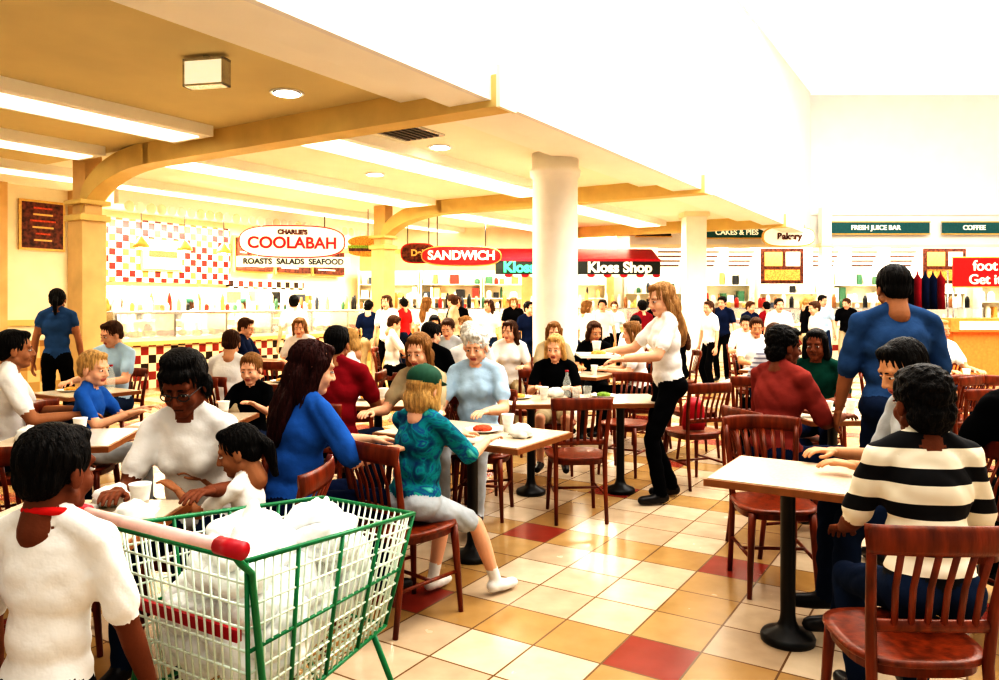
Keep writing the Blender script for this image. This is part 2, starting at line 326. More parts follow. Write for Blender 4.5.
def person(name,x,y,yaw,pose='sit',s=1.0,lean=.08,shirt='c_white',pants='c_jeans',skin='s_fair',hs='short',hc='h_brown',shoe='shoe_b',sleeve=.65,
           hr=None,hl=None,head=(0,0,0),fat=1.0,fem=False,shorts=False,vox=.013,grip=False,ank=None,seat=.45,hsc=None,sun=False,side=0,smooth=5,sock=False,collar=None,baseZ=0):
    if hsc is None: hsc=1 if s>.93 else .80+.2*s
    sit=pose=='sit'; hz=(seat+.105*s) if sit else .895*s
    piv=Vector((0,0,hz)); Rl=Matrix.Rotation(-lean,3,'X')@Matrix.Rotation(side,3,'Y')
    def T_(px,py,pz): return piv+Rl@(Vector((px,py,pz-.90))*s)
    P=[]
    def e(c,r,tag): P.append(E(T_(*c),Vector(r)*s,tag,Rl))
    f=fat
    for sx in (-1,1): P.append(E(piv+Vector((.075*sx*f,-.015,.0))*s,Vector((.10*f,.115*f,.105))*s,'pants'))
    e((0,0,.97),(.158*f,.118*f,.10),'shirt'); e((0,.0,1.09),(.145*f,.112*f,.16),'shirt'); e((0,-.002,1.26),(.165*f**.6,.112*f**.7,.17),'shirt')
    e((0,-.01,1.36),(.15*f**.5,.085,.085),'shirt')
    if fem:
        for sx in (-1,1): e((.065*sx,.075,1.25),(.062,.055,.06),'shirt')
    sh=.175*f**.5 if not fem else .158*f**.5
    S={sx:T_(sh*sx,-.005,1.385) for sx in (-1,1)}
    for sx in (-1,1): P.append(C(T_(.045*sx,-.02,1.445),S[sx],.048*s,.056*s,'shirt'))
    nb=T_(0,-.02,1.43); Rh0=Matrix.Rotation(-lean*.45,3,'X'); hcen=nb+Rh0@(Vector((0,.04,.132))*s)
    if hsc>s: hcen=hcen+Vector((0,0,(hsc-s)*.10))
    Rh=Rh0@Matrix.Rotation(rad(head[0]),3,'Z')@Matrix.Rotation(-rad(head[1]),3,'X')@Matrix.Rotation(rad(head[2]),3,'Y')
    nk=hcen+Rh@(Vector((0,-.022,-.07))*hsc)
    P.append(C(nb-Vector((0,0,.01)),nk,.060*s**.5*min(1.1,f),.052*hsc,'skin'))
    defr={'sit':(.16,.40,.80),'stand':(.27,.06,.80)}[pose]
    W={}
    for sx,h in ((1,hr),(-1,hl)):
        if h is None: t=Vector((defr[0]*sx*s*(f**.6),defr[1]*s,defr[2] if sit else defr[2]*s))
        else: t=Vector(h)
        el,w=ik(S[sx],t,.285*s,.25*s,Vector((.45*sx,-.35,-.9))); W[sx]=(el,w)
        a=S[sx]
        k=f**.4
        if sleeve<=1:
            mid=a.lerp(el,sleeve); P.append(C(a,mid,.055*s*k,.060*s*k,'shirt')); P.append(C(mid,el,.043*s*k,.039*s*k,'skin')); P.append(C(el,el.lerp(w,.35),.039*s*k,.039*s*k,'skin')); P.append(C(el.lerp(w,.35),w,.039*s*k,.026*s,'skin'))
        else:
            P.append(C(a,el,.057*s*k,.047*s*k,'shirt')); P.append(C(el,el.lerp(w,.92),.046*s*k,.036*s,'shirt')); P.append(C(el.lerp(w,.9),w,.027*s,.026*s,'skin'))
    for sx in (-1,1):
        hip=piv+Vector((.085*sx*f**.5,0,-.01))*s
        if ank and ank.get(sx): t=Vector(ank[sx])
        elif sit: t=Vector((.12*sx*s,.44*s,max(.085*s,hz-.42*s)))
        else: t=Vector((.095*sx*s,0,.085*s))
        kn,an=ik(hip,t,.425*s,.415*s,Vector((.12*sx,1,.5 if sit else .1)))
        g=f**.6
        if shorts:
            m=hip.lerp(kn,.8); P.append(C(hip,m,.088*s*g,.080*s,'pants')); P.append(C(m,kn,.058*s,.05*s,'skin'))
            P.append(C(kn,kn.lerp(an,.35),.05*s,.054*s,'skin')); P.append(C(kn.lerp(an,.35),an,.054*s,.034*s,'skin'))
            if sock: P.append(C(kn.lerp(an,.8),an,.042*s,.038*s,'sock'))
        else:
            P.append(C(hip,kn,.088*s*g,.064*s,'pants')); P.append(C(kn,kn.lerp(an,.35),.064*s,.062*s,'pants')); P.append(C(kn.lerp(an,.35),an+Vector((0,0,.01)),.062*s,.055*s,'pants'))
        P.append(C(an+Vector((0,-.03,-.035))*s,an+Vector((.01*sx,.06,-.043))*s,.042*s,.040*s,'shoe')); P.append(C(an+Vector((.01*sx,.05,-.045))*s,an+Vector((.02*sx,.15,-.05))*s,.040*s,.034*s,'shoe'))
    co,F,tg=remesh(P,vox,smooth)
    if vox<.0145:
        v0=co[F[:,0]];n_=np.cross(co[F[:,2]]-v0,co[F[:,3]]-co[F[:,1]]); N=np.zeros_like(co)
        for k in range(4): np.add.at(N,F[:,k],n_)
        N/=np.linalg.norm(N,axis=1)[:,None]+1e-12
        isc=np.zeros(len(co)); msk=np.isin(tg,['shirt','pants'])
        for k in range(4): isc[F[msk,k]]=1
        for k in range(4): isc[F[~msk,k]]=0
        X_,Y_,Z_=(co/s).T; ph=x*7+y*3
        a1=np.sin(26*Z_+14*X_+2.5*np.sin(11*Y_+7*X_+ph)+ph); a2=np.sin(48*X_-20*Z_+2.5*np.sin(14*Z_+ph))
        d=-.0045*np.abs(a1)**4+.0012*a2-.003*np.abs(np.sin(19*Y_+17*Z_+3*np.sin(9*X_+ph)))**6
        co=co+N*(d*isc*s)[:,None]
    cm={'shirt':shirt,'pants':pants,'skin':skin,'shoe':shoe,'sock':'c_white','collar':collar or shirt,'lip':'lip_f' if skin in('s_fair','s_tan') else skin,'hair':hc,'cap':'capgreen','brow':hc if hc not in('h_white','h_sandy') else 'h_light','eye_w':'eye_w','eye_d':'eye_d','blackp':'blackp'}
    parts=[(co,F,tg)]
    if collar:
        cp=[]; cen=nb+Vector((0,.012,.022)); rr_=.074*s
        pts=[cen+Vector((math.cos(t)*rr_,math.sin(t)*rr_*.95,-.018*s*math.sin(t))) for t in [2*math.pi*k/20 for k in range(21)]]
        for k in range(20): cp.append(C(pts[k],pts[k+1],.013*s,.013*s,'collar'))
        parts.append(rawprims(cp))
    MH=Matrix.Translation(hcen)@Rh.to_4x4()@Matrix.Scale(hsc,4)
    parts.append((xform(HEAD[0],MH),HEAD[1],HEAD[2])); parts.append((xform(FEAT[0],MH),FEAT[1],FEAT[2]))
    h=hair(hs); parts.append((xform(h[0],MH),h[1],h[2]))
    if sun: parts.append((xform(SUN[0],MH),SUN[1],SUN[2]))
    hd=HANDS['grip' if grip else 'relax']
    for sx in (1,-1):
        el,w=W[sx]; Y=(w-el).normalized()
        if sit and (w.z>.6): Y=(Y+Vector((0,.4,.0))).normalized()
        U=Vector((0,0,1)) if abs(Y.z)<.75 else Vector((sx,0,0)); Xa=Y.cross(U).normalized(); Z=Xa.cross(Y)
        k=s*.98 if s>.9 else s
        M=Matrix.Translation(w)@Matrix((Xa*sx,Y,Z)).transposed().to_4x4()@Matrix.Scale(k,4)
        Fh=hd[1] if sx==1 else hd[1][:,::-1]
        parts.append((xform(hd[0],M),Fh,hd[2]))
    V=[];FF=[];MM=[];o=0
    for c,Fx,t in parts:
        V.append(c); FF+=[tuple(int(i)+o for i in ff) for ff in Fx]; MM+=[cm[q] for q in t]; o+=len(c)
    V=np.concatenate(V)
    me=bpy.data.meshes.new(name); me.from_pydata(V.tolist(),[],FF); nm=sorted(set(MM))
    for q in nm: me.materials.append(MATS[q])
    ix={q:i for i,q in enumerate(nm)}; me.polygons.foreach_set('material_index',[ix[q] for q in MM]); me.polygons.foreach_set('use_smooth',[True]*len(FF)); me.update()
    ob=bpy.data.objects.new(name,me); COL.objects.link(ob); ob.location=(x,y,baseZ); ob.rotation_euler=(0,0,rad(yaw)); return ob
# ---------------------------------------------------------------- room shell
def room(mb,name,bevel=0): return mb.obj(name,(0,0,0),TH,bevel=bevel)
m=MB(); m.box(-14,20,-3,27,-.1,0,'floor_tile'); m.obj('floor')
m=MB(); m.box(-8,5.75,4.6,16,3.5,3.6,'ceil_tan_dim'); m.box(5.75,21,4.6,16,3.5,3.6,'ceil_cream'); room(m,'ceiling')
m=MB(); m.box(-8,21,3.66,4.05,3.30,3.75,'bulk'); m.box(-8,21,4.05,4.62,3.42,3.62,'bulk'); m.box(-8,21,3.6,3.66,3.30,7,'white_wall'); room(m,'ceiling_bulkhead')
m=MB(); m.box(-14,20,-3,27,7,7.1,'skyglass'); m.obj('ceiling_skylight')
for i,(v0,v1,u0,u1) in enumerate([(-3,5.5,7.2,7.9),(-3,5.5,9.3,9.9),(6.1,11.5,6.0,6.8),(6.1,11.5,8.6,9.4),(12.1,17.4,6.2,7.0),(12.1,17.4,8.8,9.6),(-3,17,11.2,11.8)]):
    m=MB(); m.box(v0,v1,u0,u1,3.38,3.5,'bulk'); m.box(v0+.1,v1-.1,u0+.12,u1-.12,3.365,3.38,'tubeglow'); room(m,'ceiling_light_trough')
for v in (5.75,11.8,17.8):
    m=MB(); m.box(v-.13,v+.13,3.54,8.7,3.24,3.52,'beam'); m.box(v-.14,v+.14,3.50,3.54,3.23,3.60,'cream')
    arc=[]; 
    for k in range(13):
        a=k/12; arc.append((8.6+1.5*math.sin(a*math.pi/2),3.38-.60*(1-math.cos(a*math.pi/2))))
    vs=[];fs=[]
    for (u,z) in arc:
        for dv,dz in ((-.13,-.14),(.13,-.14),(.13,.13),(-.13,.13)): vs.append((v+dv,u,z+dz))
    for k in range(12):
        for j in range(4): fs.append((k*4+j,k*4+(j+1)%4,k*4+4+(j+1)%4,k*4+4+j))
    fs+= [(0,3,2,1),(48,49,50,51)]
    m.add(vs,fs,'beam',False); room(m,'ceiling_beam')
    m=MB(); m.box(v-.17,v+.17,9.98,10.32,0,2.72,'pillar'); m.box(v-.21,v+.21,9.94,10.36,2.62,2.70,'beam'); m.box(v-.21,v+.21,9.94,10.36,2.84,2.90,'beam'); m.box(v-.12,v+.12,10.0,10.3,2.72,3.5,'pillar'); m.box(v-.2,v+.2,9.95,10.35,0,.15,'beam'); room(m,'pillar',.01)
m=MB(); m.lathe([(.36,0),(.36,.18),(.31,.2),(.30,.25),(.30,3.18),(.33,3.2),(.34,3.28),(.31,3.3),(.31,3.5)],(.74,10.1,0),'colwhite',40); m.obj('round_column')
m=MB(); m.box(-.22,.22,-.22,.22,0,6.99,'colwhite'); m.box(-.26,.26,-.26,.26,0,.2,'cream'); m.box(-.27,.27,-.27,.27,3.4,3.5,'cream'); m.obj('square_column',(4.22,16.5,0))
for xx in (8.35,13.2):
    m=MB(); m.box(-.12,.12,-.12,.12,0,4,'colwhite'); m.box(-.15,.15,-.15,.15,3.0,3.08,'cream'); m.obj('slim_column',(xx,19.5,0))
m=MB(); m.box(-2,24,15.5,15.7,0,3.6,'cream'); m.box(8.9,12.2,15.35,15.5,2.0,3.35,'tile_check'); m.box(12.2,14.6,15.35,15.5,.9,2.1,'tile_counter'); m.box(6,8.9,15.4,15.5,1.2,2.4,'tile_tan'); room(m,'wall_left')
m=MB(); m.box(3,19.9,19.9,20.1,3.95,7,'white_wall'); m.box(3.4,19.8,19.86,19.9,3.0,3.95,'white_wall'); m.box(3.4,19.8,19.82,19.86,3.0,3.08,'cream'); m.box(3.4,19.8,19.82,19.86,3.85,3.95,'bulk'); m.box(-14,19.9,26.8,27,0,7,'white_wall'); m.obj('wall_back')
m=MB(); m.box(19.8,20,-3,27,0,7,'white_wall'); m.obj('wall_right')
m=MB(); m.box(3.4,19.8,20.1,24,3.95,4.0,'white_wall'); m.obj('ceiling_shop')
def onroom(u,v): return (-.848*u+.53*v,.53*u+.848*v)
for (x,y) in ((-2.0,7.15),(-3.85,8.6),(-1.9,11.6),(-.75,9.6),(-5.8,8.2),(-.6,14.6)):
    m=MB(); m.lathe([(.13,.0),(.15,-.012),(.16,-.006),(.16,.0)],(0,0,0),'white_wall'); m.lathe([(.11,-.006),(.12,-.016)],(0,0,0),'lampglow'); m.obj('ceiling_downlight',(x,y,3.496))
m=MB(); m.box(-.17,.17,-.05,.05,-.24,-.04,'signcream'); m.box(-.18,.18,-.055,.055,-.05,-.03,'steel'); m.box(-.18,.18,-.055,.055,-.25,-.235,'steel'); m.box(-.18,-.165,-.055,.055,-.25,-.03,'steel'); m.box(.165,.18,-.055,.055,-.25,-.03,'steel'); m.box(-.02,.02,-.02,.02,-.04,.0,'steel'); o=m.obj('illuminated_ceiling_sign',(-2.35,6.1,3.5),rad(-12))
m=MB(); m.box(-.3,.3,-.3,.3,-.02,0,'steel'); 
for k in range(6): m.box(-.26,.26,-.24+k*.085,-.20+k*.085,-.03,-.02,'iron')
m.obj('air_vent',(-1.05,8.8,3.5),TH)
# ---------------------------------------------------------------- food stall (left)
m=MB()
m.box(7.6,14.4,12.6,12.7,0,.85,'tile_counter'); m.box(7.55,14.45,12.55,13.3,.85,.90,'cream'); m.box(7.55,14.45,12.5,12.62,.78,.85,'beam'); m.box(7.6,14.4,12.7,13.3,0,.85,'cream')
m.box(7.6,14.4,12.62,12.64,.9,1.36,'glass'); m.box(7.6,14.4,12.62,13.2,1.36,1.39,'colwhite'); m.box(7.6,14.4,12.6,12.66,1.34,1.37,'steel')
k=7.65
while k<14.4: m.box(k-.02,k+.02,12.62,13.2,.9,1.37,'steel'); k+=1.15
for i in range(58):
    v=7.75+i*.114; m.ell((v,12.85+random.random()*.2,.95+random.random()*.03),(.07,.12,.06),random.choice(['food1','food2','food3','cream']),nu=8,nv=6)
for i in range(60):
    v=7.75+i*.11; h=.1+random.random()*.25; m.lathe([(.04,0),(.045,h*.6),(.02,h)],(v,12.9+random.random()*.2,1.39),random.choice(GW),8)
room(m,'food_counter')
m=MB()
for (v0,v1) in ((12.3,13.4),(13.6,14.7),(14.9,16)):
    m.box(v0,v1,15.2,15.28,2.35,3.15,'menu'); m.box(v0-.05,v1+.05,15.28,15.33,2.3,3.2,'beam')
    for k in range(6): m.box(v0+.08,v1-.15-random.random()*.3,15.185,15.2,2.45+k*.11,2.48+k*.11,'signcream')
m.box(9.9,10.8,15.26,15.34,2.3,2.9,'signcream'); m.box(9.85,10.85,15.3,15.345,2.25,2.95,'gold'); m.box(10.0,10.7,15.25,15.26,2.55,2.7,'food3')
room(m,'menu_board')
def shelf(name,loc,rz,w,h,levels,z0=.1,dep=.4):
    m=MB(); m.box(-w/2,w/2,dep-.03,dep,0,h,'cream'); m.box(-w/2-.03,-w/2,0,dep,0,h,'cream'); m.box(w/2,w/2+.03,0,dep,0,h,'cream')
    for i in range(levels):
        z=z0+i*(h-z0)/levels; m.box(-w/2,w/2,0,dep,z-.02,z,'colwhite'); x=-w/2+.05; hh=(h-z0)/levels
        while x<w/2-.15:
            a=.06+random.random()*.2
            if random.random()<.8:
                mt=random.choice(GW); q=hh*(.35+random.random()*.5)
                if random.random()<.5: m.box(x,x+a,.05,.3,z,z+q,mt)
                else: m.lathe([(a*.4,0),(a*.42,q*.7),(a*.2,q)],(x+a/2,.17,z),mt,8)
            x+=a+.03
    return m.obj(name,loc,rz)
for i,v in enumerate((8.4,10.2,12.0,13.8)):
    X,Y=onroom(14.9,v); shelf('stall_shelf',(X,Y,0),TH,1.6,1.9,5)
m=MB()
for i,v in enumerate((8.3,9.2,10.1,11,12,13)):
    m.tube([(v,12.9,3.5),(v,12.9,2.75)],.008,'iron',6); m.lathe([(.15,2.55),(.13,2.62),(.05,2.72),(.02,2.76)],(v,12.9,0),'gold',16); m.ell((v,12.9,2.57),(.06,.06,.06),'lampglow',nu=10,nv=8)
room(m,'pendant_lamp')
m=MB(); m.box(7.6,16,12.46,12.6,3.25,3.5,'bulk')
for i in range(40): m.ell((7.8+i*.205,12.46,3.22),(.1,.03,.1),random.choice(['bulk','cream']),nu=10,nv=6)
room(m,'scalloped_valance')
m=MB(); m.box(4.5,7.4,13.5,13.6,0,3.5,'cream'); m.box(6.0,6.25,13.35,13.5,0,3.5,'pillar'); m.box(7.3,7.5,13.35,13.6,0,3.5,'pillar'); m.box(4.5,7.3,13.44,13.5,1.15,1.25,'beam'); m.box(4.5,7.3,13.44,13.5,.0,.9,'tile_tan'); room(m,'wall_partition')
def poster(name,u,v,w,h,z,mt,lines,rz=TH):
    X,Y=onroom(u,v); m=MB(); m.box(-w/2,w/2,0,.03,-h/2,h/2,'gold'); m.box(-w/2+.04,w/2-.04,-.01,0,-h/2+.04,h/2-.04,mt)
    for k in range(lines):
        a=w*(.15+.25*random.random()); zz=h/2-.12-k*(h-.2)/lines; m.box(-a,a,-.016,-.01,zz-.03,zz,'gold' if k%2 else 'food3')
    return m.obj(name,(X,Y,z),rz)
poster('wall_poster',13.45,6.85,.75,.85,2.85,'menu',6); poster('wall_poster',13.45,5.55,.5,.6,2.95,'signdark',3)
def oval_sign(name,loc,rz,w,h,face,rim,txts):
    m=MB(); n=40
    for (a,b_,y0,y1,mt) in ((w/2,h/2,0,.10,rim),(w/2-.025,h/2-.025,-.02,0,face)):
        vs=[];
        for yy in (y0,y1):
            for k in range(n):
                q=2*math.pi*k/n; cx=math.copysign(abs(math.cos(q))**.6,math.cos(q)); sz=math.copysign(abs(math.sin(q))**.75,math.sin(q)); vs.append((cx*a,yy,sz*b_))
        fs=[tuple(range(n)),tuple(range(2*n-1,n-1,-1))]+[(k,n+k,n+(k+1)%n,(k+1)%n) for k in range(n)]
        m.add(vs,fs,mt,False)
    m.tube([(-w*.3,.05,h*.4),(-w*.3,.05,3.5-loc[2])],.012,'iron',6); m.tube([(w*.3,.05,h*.4),(w*.3,.05,3.5-loc[2])],.012,'iron',6)
    o=m.obj(name,loc,rz)
    for t,s_,dz,mt in txts: text(t,s_,(0,-.035,dz),(rad(90),0,0),mt,o,bold=.008)
    return o
oval_sign('stall_sign',(-4.3,15.8,2.82),rad(10),2.15,.68,'signcream','signred',[('COOLABAH',.33,-.04,'signred'),('CHARLIE\'S',.13,.19,'menu')])
m=MB(); m.box(-1.15,1.15,0,.06,-.11,.11,'signcream'); m.tube([(-.9,.03,.1),(-.9,.03,.3)],.012,'iron',6); m.tube([(.9,.03,.1),(.9,.03,.3)],.012,'iron',6); o=m.obj('banner_sign',(-4.28,15.82,2.40),rad(10)); text('ROASTS  SALADS  SEAFOOD',.16,(0,-.01,0),(rad(90),0,0),'signdark',o,bold=.005)
m=MB(); m.ell((0,0,.12),(.42,.08,.13),'food1'); m.box(-.42,.42,-.07,.07,-.02,.04,'food2'); m.box(-.40,.40,-.075,.075,-.08,-.02,'menu'); m.ell((0,0,-.1),(.4,.07,.09),'food1'); m.tube([(0,0,.2),(0,0,.8)],.01,'iron',6); m.obj('burger_sign',(-2.75,15.9,2.7),rad(10))
oval_sign('stall_sign',(-.85,17.0,2.60),rad(5),1.8,.46,'signred','gold',[('SANDWICH',.28,0,'signcream')])
oval_sign('stall_sign',(-1.85,17.3,2.68),rad(5),.8,.46,'menu','signred',[('Deli',.2,0,'gold')])
BA=rad(14)
m=MB(); m.box(-4.4,3.4,0,.12,2.85,3.5,'cream'); m.box(-4.4,3.4,-.25,0,2.8,2.9,'beam'); m.obj('shop_fascia',(-.1,19.9,0),BA)  # fascia board with ledge over the stall front, not a wall
m=MB()
vs=[(-2.1,0,2.95),(2,0,2.95),(2,-.8,2.62),(-2.1,-.8,2.62)]; m.add([*vs,*[(a,b_,c-.03) for a,b_,c in vs]],[(0,3,2,1),(4,5,6,7),(0,1,5,4),(1,2,6,5),(2,3,7,6),(3,0,4,7)],'redpl',False)
m.box(-2.1,2,-.84,-.78,2.26,2.62,'signdark'); m.box(-2.1,2,-.86,-.76,2.58,2.64,'redpl')
for i in range(20): m.ell((-1.98+i*.205,-.8,2.24),(.1,.03,.06),'redpl' if i%2 else 'signcream',nu=10,nv=6)
o=m.obj('shop_awning',(1.95,19.6,0),rad(3)); text('Kloss Kiosk',.36,(-1.05,-.86,2.42),(rad(90),0,0),'signgreen',o,bold=.014); text('Kloss Shop',.36,(.98,-.86,2.42),(rad(90),0,0),'colwhite',o,bold=.014)
m=MB(); m.box(-3.6,3.6,0,.7,0,.95,'tile_tan'); m.box(-3.65,3.65,-.05,.75,.95,1.0,'cream'); m.box(-3.6,3.6,.0,.02,1.0,1.4,'glass'); m.box(-3.6,3.6,0,.5,1.4,1.43,'steel')
for i in range(60): m.ell((-3.5+i*.118,.3+random.random()*.2,1.04),(.07,.1,.06),random.choice(['food1','food2','food3','paper']),nu=8,nv=6)
for i in range(40):
    h=.1+random.random()*.3; m.lathe([(.05,0),(.05,h*.7),(.02,h)],(-3.5+i*.178,.25,1.43),random.choice(GW),8)
m.obj('deli_counter',(.3,18.5,0),BA)
for i,x in enumerate((-3.2,-1.4,.4,2.2)): shelf('product_shelf',(x,21.9,0),0,1.7,2.5,6)
m=MB(); m.box(-4.6,3.4,0,.1,0,3.5,'pillar'); m.obj('wall_shop_back',(0,22.6,0))
def flat_sign(name,loc,w,h,face,tx,ts,tm,rz=0,dz=0):
    m=MB(); m.box(-w/2,w/2,0,.06,-h/2,h/2,face); m.box(-w/2-.03,w/2+.03,.01,.05,h/2,h/2+.03,'gold'); m.box(-w/2-.03,w/2+.03,.01,.05,-h/2-.03,-h/2,'gold'); o=m.obj(name,loc,rz)
    if tx: text(tx,ts,(0,-.012,dz),(rad(90),0,0),tm,o,bold=.004)
    return o
flat_sign('shop_sign',(6.15,19.7,3.38),1.7,.26,'signteal','CAKES & PIES',.19,'signcream'); flat_sign('shop_sign',(9.75,19.7,3.5),2.8,.28,'signteal','FRESH JUICE BAR',.17,'signcream'); flat_sign('shop_sign',(12.3,19.7,3.5),1.6,.28,'signteal','COFFEE',.17,'signcream'); flat_sign('shop_sign',(4.0,19.7,3.4),.9,.22,'signdark','DELI',.16,'signcream')
oval_sign('stall_sign',(7.2,18.9,3.2),0,1.3,.5,'signcream','gold',[('Bakery',.22,0,'menu')])
o=flat_sign('hanging_banner',(10.6,16.6,2.22),1.35,.62,'signred','foot',.32,'signcream',dz=.13); text('Get it',.3,(0,-.012,-.17),(rad(90),0,0),'signcream',o,bold=.004)
m=MB(); m.tube([(-.6,.03,.3),(-.6,.03,-2.2)],.02,'steel',8); m.tube([(.6,.03,.3),(.6,.03,-2.2)],.02,'steel',8); m.box(-.75,.75,-.15,.2,-2.22,-2.18,'iron'); m.obj('banner_stand',(10.6,16.72,2.22))
for i,x in enumerate((4.6,6.6,8.6,10.8,13,15.2)): shelf('display_shelf',(x,22.6,0),0,1.7,2.3+.3*(i%2),5)
m=MB(); m.box(3.5,19.8,0,.1,0,3.95,'cream'); m.obj('wall_far_shops',(0,23.4,0))
m=MB()
m.box(-.5,.5,0,.04,-.4,.4,'signcream')
for k in range(5): m.box(-.4,.1+random.random()*.3,-.01,0,-.3+k*.13,-.26+k*.13,'menu')
me=m.mesh('price_board')
for x in (4.9,5.9,6.9,9.3,10.4,11.5): inst('price_board',me,(x,21.6,2.9))
m=MB(); m.box(-.6,.6,0,.05,-.5,.5,'menu'); m.box(-.5,.5,-.01,0,-.4,-.1,'food1'); m.box(-.5,.0,-.01,0,0,.4,'gold'); m.box(.1,.5,-.01,0,0,.4,'signcream'); me=m.mesh('backlit_menu')
for x in (8.0,12.6): inst('backlit_menu',me,(x,21.5,2.6))
m=MB(); m.box(0,4.0,0,.8,0,.95,'cream'); m.box(-.05,4.05,-.05,.85,.95,1.0,'colwhite'); m.box(0,4.0,0,.02,1.0,1.4,'glass'); m.box(0,4.0,0,.5,1.4,1.43,'steel'); m.box(0,4.0,-.02,0,.3,.6,'tile_counter')
for i in range(32): m.ell((.15+i*.12,.3,1.05),(.06,.1,.06),random.choice(['food1','food3','paper']),nu=8,nv=6)
for i in range(18):
    h=.1+random.random()*.3; m.lathe([(.06,0),(.06,h*.7),(.03,h)],(.15+i*.21,.25,1.43),random.choice(GW),8)
me=m.mesh('bakery_counter'); inst('bakery_counter',me,(4.1,20.1,0)); inst('bakery_counter',me,(8.8,20.1,0))
m=MB(); m.box(-1,1,-.5,.5,0,.06,'wood'); m.box(-.95,.95,-.45,.45,.06,1.0,'orange'); m.box(-1.05,1.05,-.55,.55,1.0,1.25,'orange'); m.box(-.9,.9,-.57,-.55,1.04,1.2,'cream'); m.obj('promotion_stand',(9.4,14.6,0))
m=MB(); m.tube([(-.7,0,0),(-.7,0,2.3),(.7,0,2.3),(.7,0,0)],.02,'steel',8)
m.tube([(-.7,-.25,.02),(-.7,.25,.02)],.02,'steel',8); m.tube([(.7,-.25,.02),(.7,.25,.02)],.02,'steel',8)
for i in range(7):
    x=-.55+i*.18; mt=random.choice(['c_black','c_maroon','c_navy','c_black']); m.tube([(x,0,2.3),(x,0,2.2),(x,0,2.1),(x,0,1.7),(x,0,1.4)],[.01,.05,.16,.15,.17],mt,10,up=(1,0,0),ab=(1,.35)); 
m.obj('clothes_rack',(9.8,17.8,0))
# ---------------------------------------------------------------- furniture
def chair_mesh():
    m=MB(); W='wood'
    for sx in (-1,1):
        m.tube([(.175*sx,-.235,0),(.172*sx,-.205,.22),(.17*sx,-.19,.44),(.178*sx,-.205,.6),(.19*sx,-.235,.75),(.195*sx,-.25,.82)],[.013,.015,.017,.016,.015,.014],W,10)
        m.tube([(.15*sx,.155,.43),(.158*sx,.165,.3),(.172*sx,.185,0)],[.02,.018,.012],W,10)
        m.tube([(.17*sx,-.2,.2),(.16*sx,.17,.2)],.009,W,8)
    arc=lambda z,w,y0,b: [(w*math.sin(a),y0-b*math.cos(a),z+.012*math.cos(a)) for a in [rad(-75+150*k/12) for k in range(13)]]
    m.tube(arc(.82,.215,-.225,.07),.045,W,10,up=(0,0,1),ab=(.26,1))
    m.tube(arc(.55,.185,-.185,.035),.02,W,8,up=(0,0,1),ab=(.5,1))
    for i in range(6):
        x=-.115+i*.046; q=math.sqrt(max(0,1-(x/.215)**2)); m.tube([(x,-.185-.035*q,.55),(x*1.06,-.2-.045*q,.68),(x*1.1,-.225-.07*q,.80)],.011,W,8,up=(0,1,0),ab=(1,.5))
    m.tube([(-.165,-.01,.2),(.165,-.01,.2)],.009,W,8)
    n=32
    def ring(a,z): 
        return [(math.copysign(abs(math.cos(q))**.65,math.cos(q))*a,math.copysign(abs(math.sin(q))**.65,math.sin(q))*a-.01,z) for q in [2*math.pi*k/n for k in range(n)]]
    vs=[];rs=[(.165,.395),(.19,.40),(.19,.43),(.205,.432),(.212,.442),(.208,.452),(.18,.452),(.1,.446)]
    for a,z in rs: vs+=ring(a,z)
    fs=[(i*n+k,i*n+(k+1)%n,(i+1)*n+(k+1)%n,(i+1)*n+k) for i in range(len(rs)-1) for k in range(n)]+[tuple(reversed(range(n))),tuple((len(rs)-1)*n+k for k in range(n))]
    m.add(vs,fs,W); return m.mesh('dining_chair')
CH=chair_mesh()
def chair(x,y,yaw): return inst('dining_chair',CH,(x,y,0),rad(yaw))
def table_mesh(w,d):
    m=MB(); m.box(-w/2,w/2,-d/2,d/2,.715,.745,'edge'); m.box(-w/2+.012,w/2-.012,-d/2+.012,d/2-.012,.745,.75,'laminate'); m.lathe([(.115,0),(.118,.02),(.11,.035),(.05,.06),(.036,.09),(.032,.12),(.032,.66),(.05,.68),(.14,.70),(.14,.715)],(0,0,0),'iron',28); return m.mesh('cafe_table')
TB=table_mesh(.64,.64); TBL=table_mesh(1.0,.64); TBS=table_mesh(.58,.60)
def table(x,y,yaw=0,me=None):
    return inst('cafe_table',me or TB,(x,y,0),rad(yaw))
def cup(x,y,z=.75,mt='paper',s=1):
    m=MB(); m.lathe([(.026*s,0),(.029*s,.04*s),(.038*s,.10*s),(.040*s,.105*s),(.036*s,.10*s),(.027*s,.02*s)],(0,0,0),mt,18); return m.obj('paper_cup',(x,y,z))
def plate(x,y,z=.75,food='food1'):
    m=MB(); m.lathe([(.06,0),(.07,.004),(.11,.016),(.112,.019),(.07,.009),(.01,.008)],(0,0,0),'paper',24); m.ell((0,0,.02),(.06,.05,.022),food,nu=14,nv=8); return m.obj('plate_of_food',(x,y,z))
def bottle(x,y,z=.75,mt='glass',h=.22):
    m=MB(); m.lathe([(.03,0),(.033,.01),(.033,h*.55),(.014,h*.8),(.013,h*.93)],(0,0,0),mt,16); m.lathe([(.016,h*.93),(.016,h)],(0,0,0),'redpl',12); return m.obj('drink_bottle',(x,y,z))
def tray(x,y,z,yaw,mt='wood_dk'):
    m=MB(); m.box(-.2,.2,-.14,.14,0,.008,mt); m.box(-.21,.21,-.15,-.14,0,.022,mt); m.box(-.21,.21,.14,.15,0,.022,mt); m.box(-.21,-.2,-.14,.14,0,.022,mt); m.box(.2,.21,-.14,.14,0,.022,mt); return m.obj('serving_tray',(x,y,z),rad(yaw))
